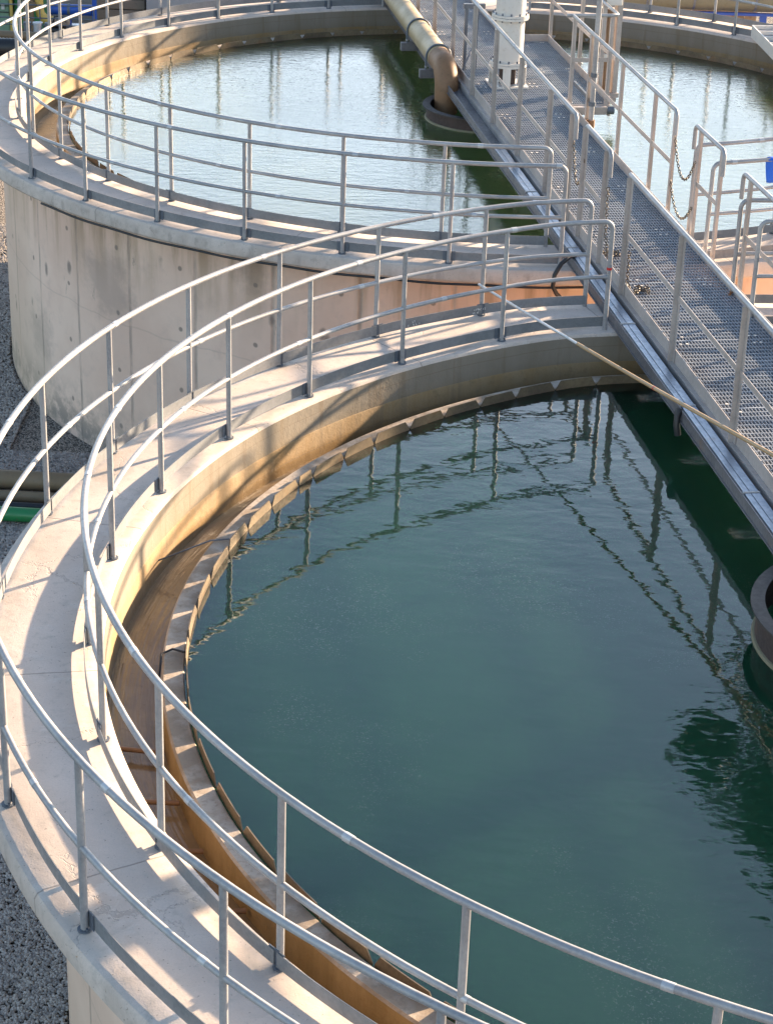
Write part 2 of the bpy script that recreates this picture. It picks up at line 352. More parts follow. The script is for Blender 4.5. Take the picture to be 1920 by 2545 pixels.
# ---------------------------------------------------------------- mesh helpers
class MB:
    def __init__(s): s.v = []; s.f = []
    def quadstrip(s, rings, closed_u=True, closed_v=False, caps=False):
        base = len(s.v); nu = len(rings[0]); nv = len(rings)
        for r in rings: s.v += [tuple(p) for p in r]
        for i in range(nv if closed_v else nv - 1):
            a = base + i * nu; b = base + ((i + 1) % nv) * nu
            for j in range(nu if closed_u else nu - 1):
                k = (j + 1) % nu
                s.f.append((a + j, a + k, b + k, b + j))
        if caps:
            s.f.append(tuple(base + j for j in range(nu))[::-1])
            s.f.append(tuple(base + (nv - 1) * nu + j for j in range(nu)))
        return s
    def tube(s, pts, r, n=10, caps=True):
        pts = [Vector(p) for p in pts]; rings = []
        T = [(pts[min(i + 1, len(pts) - 1)] - pts[max(i - 1, 0)]).normalized() for i in range(len(pts))]
        ref = Vector((0, 0, 1)) if abs(T[0].z) < .9 else Vector((1, 0, 0))
        a = T[0].cross(ref).normalized()
        for i, p in enumerate(pts):
            if i:
                a = (a - T[i] * a.dot(T[i]))
                a = a.normalized() if a.length > 1e-6 else T[i].cross(ref).normalized()
            b = T[i].cross(a)
            rr = r[i] if isinstance(r, (list, tuple)) else r
            rings.append([p + (a * cos(2 * pi * k / n) + b * sin(2 * pi * k / n)) * rr for k in range(n)])
        return s.quadstrip(rings, True, False, caps)
    def box(s, c, ax, ay, az, hx, hy, hz):
        c = Vector(c); base = len(s.v)
        for dz in (-1, 1):
            for dx, dy in ((-1, -1), (1, -1), (1, 1), (-1, 1)):
                s.v.append(tuple(c + ax * dx * hx + ay * dy * hy + az * dz * hz))
        for f in ((3, 2, 1, 0), (4, 5, 6, 7), (0, 1, 5, 4), (1, 2, 6, 5), (2, 3, 7, 6), (3, 0, 4, 7)):
            s.f.append(tuple(base + i for i in f))
        return s
    def abox(s, lo, hi):
        lo, hi = Vector(lo), Vector(hi); c = (lo + hi) / 2; h = (hi - lo) / 2
        return s.box(c, Vector((1, 0, 0)), Vector((0, 1, 0)), Vector((0, 0, 1)), h.x, h.y, h.z)
    def cyl(s, c, axis, r, h, n=24, r2=None):
        axis = Vector(axis).normalized(); c = Vector(c)
        ref = Vector((0, 0, 1)) if abs(axis.z) < .9 else Vector((1, 0, 0))
        a = axis.cross(ref).normalized(); b = axis.cross(a); r2 = r if r2 is None else r2
        rings = [[c + axis * d + (a * cos(2 * pi * k / n) + b * sin(2 * pi * k / n)) * rr for k in range(n)] for d, rr in ((0, r), (h, r2))]
        return s.quadstrip(rings, True, False, True)
    def torus(s, c, a, b, R1, r, n=12, m=6, stretch=1.0):
        c = Vector(c); a = Vector(a); b = Vector(b); nn = a.cross(b)
        rings = []
        for i in range(n):
            t = 2 * pi * i / n; d = a * cos(t) * stretch + b * sin(t); o = c + d * R1; dn = d.normalized()
            rings.append([o + dn * r * cos(2 * pi * k / m) + nn * r * sin(2 * pi * k / m) for k in range(m)])
        return s.quadstrip(rings, True, True)
    def poly_prism(s, pts, thick):
        pts = [Vector(p) for p in pts]; th = Vector(thick); n = len(pts); base = len(s.v)
        s.v += [tuple(p) for p in pts] + [tuple(p + th) for p in pts]
        s.f.append(tuple(base + i for i in range(n))[::-1]); s.f.append(tuple(base + n + i for i in range(n)))
        for i in range(n):
            j = (i + 1) % n; s.f.append((base + i, base + j, base + n + j, base + n + i))
        return s
    def build(s, name, mat, parent=None, smooth=35, bevel=0):
        me = bpy.data.meshes.new(name); me.from_pydata(s.v, [], s.f); me.update()
        bm = bmesh.new(); bm.from_mesh(me); bmesh.ops.recalc_face_normals(bm, faces=bm.faces)
        if bevel: bmesh.ops.bevel(bm, geom=list(bm.edges), offset=bevel, segments=1, affect='EDGES', clamp_overlap=True)
        bm.to_mesh(me); bm.free()
        if smooth:
            me.polygons.foreach_set('use_smooth', [True] * len(me.polygons)); me.set_sharp_from_angle(angle=R(smooth))
        me.materials.append(mat)
        o = bpy.data.objects.new(name, me); COL.objects.link(o)
        if parent is not None:
            o.parent = parent; o.matrix_parent_inverse = Matrix.Translation(-parent.location)
        return o

def tag(o, label=None, cat=None, group=None, kind=None):
    for k, v in (('label', label), ('category', cat), ('group', group), ('kind', kind)):
        if v: o[k] = v
    return o
def thing(name, loc, label, cat, group=None):
    o = bpy.data.objects.new(name, None); COL.objects.link(o); o.location = loc; o.empty_display_size = .2
    return tag(o, label, cat, group)

def sm(x, a, b):
    t = max(0, min(1, (x - a) / (b - a))); return t * t * (3 - 2 * t)
class Ring:
    """one tank: maps (angle, radius, height) to a point; the near tank is a little out of round on its far right"""
    def __init__(s, cx, cy, oval): s.cx, s.cy, s.ov = cx, cy, oval
    def p(s, deg, r, z):
        d = deg % 360
        a = R(deg); dy = 0.0
        if s.ov: dy = -.25 * (sm(d, 118, 98) if d < 180 else sm(d, 262, 285))
        return Vector((s.cx + r * cos(a), s.cy + r * sin(a) + dy, z))
    def sweep(s, profile, n=240):
        m = MB(); m.quadstrip([[s.p(360 * i / n, r, z) for r, z in profile] for i in range(n)], True, True); return m
    def arc(s, a0, a1, r, z, step=1.5):
        n = max(2, int(abs(a1 - a0) / step)); return [s.p(a0 + (a1 - a0) * i / n, r, z) for i in range(n + 1)]
TA, TB = Ring(0, 0, True), Ring(BX, BY, False)

# ---------------------------------------------------------------- ground
g = MB(); g.quadstrip([[(-260, -200, -3.02), (260, -200, -3.02)], [(-260, 400, -3.02), (260, 400, -3.02)]], False)
tag(g.build('gravel_ground', M['gravel'], smooth=0), kind='structure')

ICO = None
def stones():
    global ICO
    bm = bmesh.new(); bmesh.ops.create_icosphere(bm, subdivisions=1, radius=1.0)
    V = [v.co.copy() for v in bm.verts]; F = [tuple(v.index for v in f.verts) for f in bm.faces]; bm.free()
    vs, fs = [], []
    def patch(x0, x1, y0, y1, n, s0, s1):
        for _ in range(n):
            x, y = random.uniform(x0, x1), random.uniform(y0, y1)
            if math.hypot(x, y) < 6.05 or math.hypot(x - BX, y - BY) < 6.03: continue
            sz = random.uniform(s0, s1); a = random.uniform(0, 2 * pi)
            sx, sy, sz2 = sz * random.uniform(.8, 1.35), sz * random.uniform(.7, 1.0), sz * random.uniform(.5, .85)
            b = len(vs); ca, sa = cos(a), sin(a); tz = random.uniform(-.3, .3)
            for v in V:
                k = 1 + random.uniform(-.13, .13); px, py, pz = v.x * sx * k, v.y * sy * k, v.z * sz2 * k + v.x * sx * tz
                vs.append((x + px * ca - py * sa, y + px * sa + py * ca, -3.0 + pz + sz * .1))
            fs.extend((f[0] + b, f[1] + b, f[2] + b) for f in F)
    patch(-7.1, -5.6, -1.4, 2.2, 24000, .009, .019)
    patch(-9.0, -6.9, 5.4, 9.2, 36000, .009, .018)
    patch(-10.2, -8.2, 9.2, 17.5, 48000, .010, .020)
    me = bpy.data.meshes.new('gravel_stones'); me.from_pydata(vs, [], fs); me.update()
    me.polygons.foreach_set('use_smooth', [True] * len(me.polygons)); me.materials.append(M['stone'])
    o = bpy.data.objects.new('gravel_stones', me); COL.objects.link(o); tag(o, kind='stuff')
stones()

# ---------------------------------------------------------------- tanks
NOTCH_A = [114.4, 118.9, 123.4, 127.6, 132.0, 136.4, 141.2, 145.5, 150.25, 152.6, 157.3, 162.0, 166.4, 171.4, 176.5, 181.4, 185.6, 189.8, 195.3, 200.7]
a_ = 205.9
while a_ < 360 + 112: NOTCH_A.append(a_); a_ += 5.05
NOTCH_B = [3 + i * 360 / 68 + random.uniform(-.25, .25) for i in range(68)]

def tank(T, wallmat, slabmat, watermat, notches, label, wname):
    root = thing('settling_tank', (T.cx, T.cy, -3.0), label, 'tank', 'round settling tanks')
    T.sweep([(5.76, -3.3), (6.0, -3.3), (6.0, -.075), (5.985, -.04), (5.76, -.04)]).build('outer_wall', wallmat, root)
    sl = [(5.70, -.175), (5.70, .07), (5.712, .092), (5.735, ZS), (6.47, ZS), (6.505, .088), (6.522, .06), (6.52, -.04), (6.505, -.06), (5.99, -.062), (5.97, -.175)]
    T.sweep(sl, 360).build('rim_walkway', slabmat, root)
    T.sweep([(5.690, -.60), (5.688, -.40), (5.691, -.182), (5.697, -.170), (5.85, -.165), (5.85, -.6)], 300).build('inner_wall', M['inner_low'], root)
    # inner face lining of the rim
    T.sweep([(5.6965, -.172), (5.6965, .066), (5.703, .066), (5.703, -.172)], 360).build('rim_face', M['inner_up'], root)
    T.sweep([(5.10, -.56), (5.10, -.425), (5.715, -.415), (5.715, -.56)], 200).build('channel_floor', M['channel'], root)
    T.sweep([(5.197, -.75), (5.197, -.172), (5.205, -.163), (5.328, -.158), (5.342, -.172), (5.342, -.5), (5.342, -.75)], 300).build('weir_wall', M['weir'], root)
    ns = sorted(x % 360 for x in notches)
    hw = math.degrees(.050 / 5.18)
    for i, a in enumerate(ns):
        b = ns[(i + 1) % len(ns)];  b = b + 360 if b < a else b
        zt = -.102 + random.uniform(-.006, .006); nz = -.166
        k = 5; lo = [T.p(a + .1 + (b - a - .2) * j / k, 5.185, -.26) for j in range(k + 1)]
        mid0, mid1 = T.p(a + .1, 5.185, nz), T.p(b - .1, 5.185, nz)
        tilt = random.uniform(-.006, .008)
        w_ = hw * min(1, (b - a) / 4)
        hi = [T.p(a + w_ + (b - a - 2 * w_) * j / k, 5.185 + tilt, zt) for j in range(k + 1)]
        m = MB(); outer = [mid0] + hi + [mid1]
        low = [lo[0]] + [T.p(a + w_ + (b - a - 2 * w_) * j / k, 5.185, -.26) for j in range(k + 1)] + [lo[-1]]
        c = Vector((T.cx, T.cy, 0))
        def inw(p):
            d = (c - p); d.z = 0; return p + d.normalized() * .007
        nL = len(outer); base = 0
        m.v = [tuple(p) for p in outer + low] + [tuple(inw(p)) for p in outer + low]
        N = 2 * nL
        for j in range(nL - 1):
            m.f.append((j, j + 1, nL + j + 1, nL + j)); m.f.append((N + j, N + nL + j, N + nL + j + 1, N + j + 1))
            m.f.append((j, N + j, N + j + 1, j + 1))
        m.f.append((0, nL, N + nL, N)); m.f.append((nL - 1, N + nL - 1, N + 2 * nL - 1, 2 * nL - 1))
        m.build('weir_plate', M['plate'], root, smooth=20)
    m = MB(); n = 180
    m.quadstrip([[T.p(360 * i / n, 5.199, z) for i in range(n)] for z in (-2.8, ZW)], True, False, True)
    tag(m.build(wname, watermat, smooth=0), kind='structure')
    return root

tankA = tank(TA, M['outerA'], M['slab'], M['waterA'], NOTCH_A, 'near round concrete settling tank full of dark green water', 'tank_water')
tankB = tank(TB, M['outerB'], M['slabB'], M['waterB'], NOTCH_B, 'far round concrete settling tank with stained outer wall and pale bright water', 'tank_water')

# ---------------------------------------------------------------- round tank guardrails
def guardrail(T, rad, toe_r, a0, a1, posts, label, group='guardrails round the tanks', base_out=0):
    s = 1 if a1 > a0 else -1
    root = thing('tank_guardrail', T.p((a0 + a1) / 2, rad, ZS), label, 'guardrail', group)
    da = lambda d: math.degrees(d / rad) * s
    B = .075
    def bend(a, dirn):
        pts = []
        for i in range(7):
            t = pi / 2 * i / 6
            pts.append((a + dirn * da(B * (1 - cos(t))), ZR - B + B * sin(t)))
        return pts
    path = [T.p(a0, rad, ZS)] + [T.p(a, rad, z) for a, z in bend(a0, 1)]
    b0, b1 = a0 + da(B), a1 - da(B)
    arc = T.arc(b0, b1, rad, ZR)
    path += arc[1:-1] + [T.p(a, rad, z) for a, z in reversed(bend(a1, -1))] + [T.p(a1, rad, ZS)]
    MB().tube(path, .0215, 10).build('top_rail', M['galv'], root, smooth=60)
    MB().tube(T.arc(a0, a1, rad, .595), .0185, 10).build('mid_rail', M['galv'], root, smooth=60)
    cr = random.Random(int(rad * 1000 + abs(a0) * 10))
    for k in range(int(abs(a1 - a0) / 17)):
        a = a0 + (k + cr.random()) * 17 * s
        if (a - a1) * s > -3: continue
        MB().tube(T.arc(a, a + da(.055), rad, ZR, .2), .0235, 10).build('sleeve', M['galv_bright'], root, smooth=60)
        b = a + 7 * s
        if (b - a1) * s < -3: MB().tube(T.arc(b, b + da(.05), rad, .595, .2), .0205, 10).build('sleeve', M['galv_bright'], root, smooth=60)
    for a in posts:
        j = random.uniform(-.05, .05)
        p = MB().tube([T.p(a, rad, ZS), T.p(a + j * .3, rad, .6), T.p(a + j, rad, ZR)], .0205, 10).build('post', M['galv'], root, smooth=60)
        f = MB(); f.cyl(T.p(a, rad, ZS), (0, 0, 1), .038, .010, 14); f.build('base_plate', M['galv_dark'], p)
        for q in (-.03, .03):
            pp = T.p(a + math.degrees(q / rad), rad + base_out * .0, ZS + .012)
            MB().cyl(pp, (0, 0, 1), .008, .012, 6).build('bolt', M['galv_dark'], p)
        # joint plate of the toe board
        tr = toe_r + (.007 if toe_r < rad else -.007)
        w_ = math.degrees(.06 / rad)
        MB().quadstrip([[T.p(a + x, tr - .003, ZS + .02), T.p(a + x, tr + .003, ZS + .02), T.p(a + x, tr + .003, ZS + .117), T.p(a + x, tr - .003, ZS + .117)] for x in (-w_, w_)], True, False, True).build('toe_joint', M['galv_dark'], root)
    aa = [a0] + list(posts) + [a1]
    for i in range(len(aa) - 1):
        x0, x1 = aa[i] + .12 * s, aa[i + 1] - .12 * s
        n = 8; dz = random.uniform(-.004, .004)
        MB().quadstrip([[T.p(x0 + (x1 - x0) * k / n, toe_r - .0025, ZS + .024), T.p(x0 + (x1 - x0) * k / n, toe_r + .0025, ZS + .024),
                         T.p(x0 + (x1 - x0) * k / n, toe_r + .0025, ZS + .112 + dz), T.p(x0 + (x1 - x0) * k / n, toe_r - .0025, ZS + .112 + dz)] for k in range(n + 1)], True, False, True).build('toe_board', M['toe'], root)
    return root

def seq(a, b, st):
    o = []; s = 1 if b > a else -1; x = a
    while (x - b) * s < 0: o.append(x); x += st * s
    return o
AI = [120.87, 131.51, 142.33, 152.97, 163.85, 174.85, 186.49, 197.96, 209.21, 221.05, 232.52, 244.16]
AO = [119.16, 129.33, 139.26, 149.32, 159.21, 169.43, 180.88, 191.8, 202.68, 213.62, 224.58, 235.52, 246.3]
BI = [-96.38, -106.46, -116.59, -126.5, -136.41, -146.44, -155.6, -164.7, -173.8, -182.9, -191.92, -201.08, -210.79, -220.39, -229.43, -238.52, -247.6]
BO = [-95.11, -104.5, -113.75, -123.09, -132.33, -141.4, -150.5, -159.7, -168.9, -178.1, -187.3, -196.5, -205.7, -214.9, -224.1, -233.3, -242.5, -251.5]
guardrail(TA, RI, RI + .028, 110.6, 255, AI, 'inner steel railing of the near tank, long curved left arc beside dark water')
guardrail(TA, RO, RO - .028, 109.75, 256, AO, 'outer steel railing of the near tank, closest long curved arc above the gravel')
guardrail(TB, RI, RI + .028, -86.05, -256, BI, 'inner steel railing of the far tank, curving left of the feed pipe along pale water')
guardrail(TB, RO, RO - .028, -85.5, -257.5, BO, 'outer steel railing of the far tank, above its stained outer wall')
guardrail(TA, RI, RI + .028, 97.2, -80, seq(87.2, -78, 10.6), 'inner railing of the near tank, short piece right of the walkway bridge')
guardrail(TA, RO, RO - .028, 97.2, -80, seq(87.6, -78, 10.2), 'outer railing of the near tank, short piece right of the walkway bridge')
guardrail(TB, RI, RI + .028, -71.4, 82, seq(-61.4, 78, 9.3), 'inner railing of the far tank, right of the walkway bridge beside white water')
guardrail(TB, RO, RO - .028, -72.5, 83, seq(-63, 80, 9.2), 'outer railing of the far tank, right of the walkway bridge with blue cloth')

# ---------------------------------------------------------------- walkway bridge
AZB = 1.732703
E1 = Vector((cos(AZB), sin(AZB), 0)); N1 = Vector((sin(AZB), -cos(AZB), 0)); Z1 = Vector((0, 0, 1))
def st(s, t, z): return E1 * s + N1 * t + Z1 * z
def bar(m, s0, s1, t0, t1, z0, z1): return m.box(st((s0 + s1) / 2, (t0 + t1) / 2, (z0 + z1) / 2), E1, N1, Z1, abs(s1 - s0) / 2, abs(t1 - t0) / 2, abs(z1 - z0) / 2)
S0, S1 = -7.2, 20.9
TL, TR_ = -.82, .20
bridge = thing('walkway_bridge', st(7, -.3, .1), 'long steel grating walkway bridge crossing over both round tanks', 'bridge')
m = MB(); bar(m, S0, S1, -1.052, -1.040, .104, .198); bar(m, S0, S1, -1.040, -.86, .104, .116); bar(m, S0, S1, -1.066, -1.052, .104, .114)
m.build('girder', M['beam'], bridge)
m = MB(); bar(m, S0, S1, -.868, -.822, .192, .200); bar(m, S0, S1, -.868, -.860, .116, .192)
m.build('girder_flange', M['alu'], bridge)
m = MB(); bar(m, S0, S1, .205, .275, .19, .198); bar(m, S0, S1, .26, .272, .104, .19); bar(m, S0, S1, .272, .34, .104, .114)
m.build('girder', M['beam'], bridge)
m = MB()
for s in [x * 1.4 for x in range(-5, 15)]: bar(m, s, s + .06, -.858, .258, .118, .178)
m.build('cross_beam', M['beam'], bridge)
for a, b, q in ((S0, 8.3, -.822), (8.32, S1, -.822), (S0, 7.6, .197), (7.62, 13.1, .197), (16.6, S1, .197)):
    m = MB(); bar(m, a, b, q, q + .008, .2, .315); m.build('kick_plate', M['alu'], bridge)
for t0, t1 in ((-.855, -.64), (-.49, -.29), (-.15, .0), (.12, .255)):  # added strips that block sky through the grating and darken the bridge's reflection
    for i in range(20):
        m = MB(); a = S0 + i * 1.4 + .1; bar(m, a + .06, a + 1.16, t0, t1, .106, .112); m.build('sky_blocker', M['blocker'], bridge)
# grating in panels
def grating(s0, s1, t0, t1, name):
    m = MB(); z0, z1 = .190, .220
    n = max(2, int(round((t1 - t0) / .0285)))
    for i in range(n + 1):
        t = t0 + (t1 - t0) * i / n; bar(m, s0, s1, t - .0022, t + .0022, z0, z1)
    k = max(2, int((s1 - s0) / .082))
    for i in range(k + 1):
        s = s0 + (s1 - s0) * i / k; h = .004
        bar(m, s - h, s + h, t0, t1, z0 + .016, z1 + .0015)
    o = m.build(name, M['grate'], bridge, smooth=0)
    for (a, b) in ((.14, .2), (.8, .86)):                      # fixing clips
        for s in (s0 + .08, s1 - .08):
            for q in (a, b):
                MB().cyl(st(s, t0 + (t1 - t0) * q, z1), Z1, .013, .006, 8).build('clip', M['white'], o)
    return o
x = S0
while x < S1 - .1:
    e = min(x + 1.52, S1); grating(x, e - .008, TL + .012, TR_ - .006, 'grating_panel'); x = e
grating(13.12, 14.86, .205, .765, 'grating_panel'); grating(14.87, 16.58, .205, .765, 'grating_panel')
m = MB(); bar(m, 13.1, 16.6, .77, .778, .17, .315); m.build('kick_plate', M['alu'], bridge)
m = MB(); bar(m, 16.6, 16.608, .205, .77, .17, .315); m.build('kick_plate', M['alu'], bridge)
m = MB(); bar(m, 13.075, 13.09, .21, .77, .10, .225); bar(m, 12.98, 13.075, .21, .72, .12, .215); m.build('platform_beam', M['alu'], bridge, bevel=.004)
m = MB(); m.cyl(st(13.02, .72, .168), N1, .05, .09, 14); m.build('end_cap', M['galv_dark'], bridge)

def angle_post(parent, s, t, z0, z1, side):
    m = MB(); bar(m, s - .027, s + .027, t - .003 * side, t + .003 * side, z0, z1)
    bar(m, s + .021, s + .027, t, t + side * .045, z0, z1)
    p = m.build('post', M['alu'], parent)
    for z in (z0 + .03, z0 + .08):
        MB().cyl(st(s - .005, t, z), -N1 * side if side > 0 else N1, .008, .014, 6).build('bolt', M['galv_dark'], p)
    return p
def bridge_rail(s0, s1, t, posts, label, side, bend0=True, bend1=True, mid=True, group='guardrails of the walkway bridge'):
    root = thing('bridge_guardrail', st((s0 + s1) / 2, t, .2), label, 'guardrail', group)
    zt = 1.315; b = .07; pts = []
    def bendpts(s, d): return [(s + d * b * (1 - cos(pi / 2 * i / 6)), zt - b + b * sin(pi / 2 * i / 6)) for i in range(7)]
    if bend0: pts += [(s0, zt - .24)] + bendpts(s0, 1)
    else: pts += [(s0, zt)]
    if bend1: pts += list(reversed(bendpts(s1, -1))) + [(s1, zt - .24)]
    else: pts += [(s1, zt)]
    tt = t - .03 * side * 0
    MB().tube([st(a, tt, z) for a, z in pts], .022, 10).build('top_rail', M['galv'], root, smooth=60)
    for s in posts: angle_post(root, s, t, .165, zt - .012, side)
    if mid:
        m = MB(); bar(m, min(posts), max(posts), t + side * .004, t + side * .010, .745, .795); m.build('mid_bar', M['alu'], root)
    return root
tl, tr = -.828, .232
bridge_rail(8.38, 20.8, tl, [20.6, 19.2, 17.85, 16.45, 15.05, 13.65, 12.3, 10.9, 9.45, 8.47], 'left handrail of the bridge, long far section beside the feed pipe', -1, True, False)
bridge_rail(7.02, 8.02, tl + .01, [7.95, 7.1], 'short left handrail piece of the bridge between two hanging chain gaps', -1)
bridge_rail(-7.1, 6.29, tl, [6.21, 4.52, 2.80, 1.1, -.6, -2.3, -4.0, -5.7], 'left handrail of the bridge, nearest section reaching the right picture edge', -1, False, False)
bridge_rail(8.50, 13.08, tr, [12.15, 10.70, 9.34, 8.57], 'right handrail of the bridge, section in front of the bright water', 1, True, False)
bridge_rail(7.02, 7.98, tr + .04, [7.82, 7.11], 'short hooked right handrail piece of the bridge beside the hanging chains', 1)
bridge_rail(-7.1, 6.30, tr, [6.12, 4.5, 2.8, 1.1, -.6, -2.3, -4.0, -5.7], 'right handrail of the bridge, nearest hooked section at the picture edge', 1, False, True)
# handrail of the platform bay
root = thing('platform_guardrail', st(14.8, .6, .2), 'flat bar guardrail round the grating platform beside the white column', 'guardrail', 'guardrails of the walkway bridge')
MB().tube([st(16.63, .2, 1.315), st(16.63, .7, 1.315), st(16.62, .775, 1.315), st(16.55, .80, 1.315), st(13.2, .80, 1.315), st(13.10, .79, 1.315), st(13.06, .7, 1.315), st(13.06, .15, 1.315)], .022, 10).build('top_rail', M['galv'], root, smooth=50)
for s, t in ((16.62, .79), (16.62, .35), (14.9, .79), (13.06, .70), (13.06, .24)):
    m = MB(); bar(m, s - .025, s + .025, t - .003, t + .003, .17, 1.30); bar(m, s - .003, s + .003, t, t + .045, .17, 1.30); m.build('post', M['alu'], root)
m = MB(); bar(m, 13.06, 16.6, .79, .796, .755, .805); m.build('mid_bar', M['alu'], root)
m = MB(); bar(m, 16.614, 16.62, .2, .79, .755, .805); m.build('mid_bar', M['alu'], root)
m = MB(); bar(m, 13.05, 13.056, .24, .72, .755, .805); m.build('mid_bar', M['alu'], root)

# cable tray on the girder
root = thing('cable_tray', st(7, -.97, .15), 'blue grey steel cable tray with lid along the left side of the bridge', 'cable tray')
cuts = [-7.2, -4.4, -2.0, .2, 1.9, 3.55, 5.45, 7.6, 9.5, 11.4]
for i in range(len(cuts) - 1):
    a, b = cuts[i], cuts[i + 1] - .012; o = random.uniform(-.004, .004)
    m = MB(); bar(m, a, b, -1.034 + o, -.918 + o, .135, .205)
    c = m.build('lid_section', M['tray'], root, bevel=.004)
    m = MB(); bar(m, a + .002, b, -.990 + o, -.987 + o, .206, .2085); m.build('seam', M['galv_dark'], c)
    m = MB(); bar(m, a - .01, a + .012, -1.046 + o, -.915 + o, .196, .210); m.build('clamp', M['galv'], c)

# ---------------------------------------------------------------- chains
def chain(pts, label, mat='chain', heap=None, R1=.0135, r=.0045, group='safety chains on the bridge rails'):
    pts = [Vector(p) for p in pts]
    seg = [(pts[i + 1] - pts[i]).length for i in range(len(pts) - 1)]; L = sum(seg)
    n = int(L / (R1 * 2.35)); m = MB()
    def at(d):
        for i, l in enumerate(seg):
            if d <= l or i == len(seg) - 1: return pts[i].lerp(pts[i + 1], d / l if l else 0), (pts[i + 1] - pts[i]).normalized()
            d -= l
    for i in range(n):
        p, d = at(L * (i + .5) / n)
        ref = Vector((0, 0, 1)) if abs(d.z) < .95 else Vector((1, 0, 0))
        a = d.cross(ref).normalized(); b = d.cross(a)
        q = a if i % 2 else b
        q = (q + (b if i % 2 else a) * random.uniform(-.3, .3)).normalized()
        m.torus(p, d, q, R1, r, 10, 5, 1.45)
    o = m.build('safety_chain', M[mat], None, smooth=60)
    c = pts[0]; o.data.transform(Matrix.Translation(-c)); o.location = c
    return tag(o, label, 'chain', group)
def cat(p, q, sag, n=18): return [Vector(p).lerp(Vector(q), i / n) - Z1 * sag * 4 * (i / n) * (1 - i / n) for i in range(n + 1)]
chain(cat(st(8.50, tr, 1.06), st(7.86, tr + .03, .98), .30), 'upper dark chain looping between right handrails over white water')
chain(cat(st(8.53, tr, .60), st(7.84, tr + .03, .52), .24), 'lower steel chain looping between right handrails above the deck edge')
chain(cat(st(8.44, tl, 1.04), st(7.97, tl, .98), .34), 'pale chain looping in the far gap of the left handrail')
def heap(c, s0, n=10):
    return [Vector(c) + Vector((random.uniform(-s0, s0), random.uniform(-s0, s0), .012 + .002 * i)) for i in range(n)]
chain([st(7.02, tl, .98), st(7.05, tl + .02, .5), st(7.0, tl + .06, .25)] + heap(st(7.3, tl + .16, .22), .09, 12), 'tangled pale chain lying in a heap behind the near left rail gap')
chain([st(6.2, tl + .02, .62), st(6.18, tl + .02, .34), st(6.12, tl + .05, .24)] + heap(st(6.22, tl + .17, .225), .075, 11), 'rusty brown chain hanging from a left post and coiled on the grating', 'chain')
chain([st(6.30, tr, 1.0), st(6.29, tr, .6), st(6.24, tr, .3), st(6.15, tr - .05, .235), st(6.08, tr - .09, .228)], 'orange rusted chain hanging straight down at the right handrail', 'rustchain')

# ---------------------------------------------------------------- feed wells, pipe, drive columns
def drum(s, t, r, label, zr):
    c = st(s, t, 0); root = thing('feed_well', (c.x, c.y, -.18), label, 'drum', 'round feed wells')
    def ring(prof, n=64): 
        m = MB(); m.quadstrip([[(c.x + q * cos(2 * pi * i / n), c.y + q * sin(2 * pi * i / n), z) for q, z in prof] for i in range(n)], True, True); return m
    ring([(r - .062, -.9), (r - .062, zr - .012), (r - .05, zr - .012), (r - .05, -.9)]).build('drum_wall', M['drum'], root)
    ring([(r - .095, zr - .012), (r - .095, zr + .002), (r, zr + .002), (r, zr - .012)]).build('flange', M['drumlip'], root)
    ring([(r - .05, -.215), (r - .05, -.158), (r - .036, -.160), (r - .028, -.175), (r - .03, -.215)], 96).build('scum_band', M['scum'], root)
    n = 48; m = MB(); m.v = [(c.x + (r - .063) * cos(2 * pi * i / n), c.y + (r - .063) * sin(2 * pi * i / n), -.30) for i in range(n)]; m.f = [tuple(range(n))]
    m.build('sludge', M['rubber'], root, smooth=0)
    return root
drum(14.0, -.60, .79, 'rusty round drum in far tank where the yellow pipe drops in', -.01)
drum(.24, -.49, .96, 'dark rusty flanged drum at the right picture edge in near tank', .08)

root = thing('feed_pipe', st(16, -1.02, .34), 'thick yellowish weathered pipe running beside the bridge and dropping into the drum', 'pipe')
zp = .38; tp = -1.045; pr = .150
MB().tube([st(21.5, tp, zp), st(18, tp, zp), st(14.9, tp, zp)], pr, 24).build('straight_pipe', M['pipe'], root, smooth=60)
pe = [st(14.9, tp, zp)] + [st(14.62 - .30 * sin(pi / 2 * i / 8), tp, zp - .30 * (1 - cos(pi / 2 * i / 8))) for i in range(9)] + [st(14.32, tp, -.31)]
MB().tube(pe, pr + .001, 24).build('elbow', M['pipe_rust'], root, smooth=60)
for s in (16.55, 14.98):
    m = MB(); pts = [st(s, tp + (pr + .012) * cos(a), zp + (pr + .012) * sin(a)) for a in [pi * i / 14 for i in range(15)]]
    pts = [st(s, tp + pr + .012, zp - .17)] + pts + [st(s, tp - pr - .012, zp - .17)]
    m.tube(pts, .014, 8); b = m.build('u_strap', M['galv_dark'], root, smooth=60)
    m = MB(); bar(m, s - .045, s + .045, -1.29, -.90, zp - .27, zp - .16); m.build('bracket', M['beam'], root, bevel=.004)
    MB().cyl(st(s, tp - pr - .012, zp - .135), Z1, .02, .02, 6).build('nut', M['galv'], b)

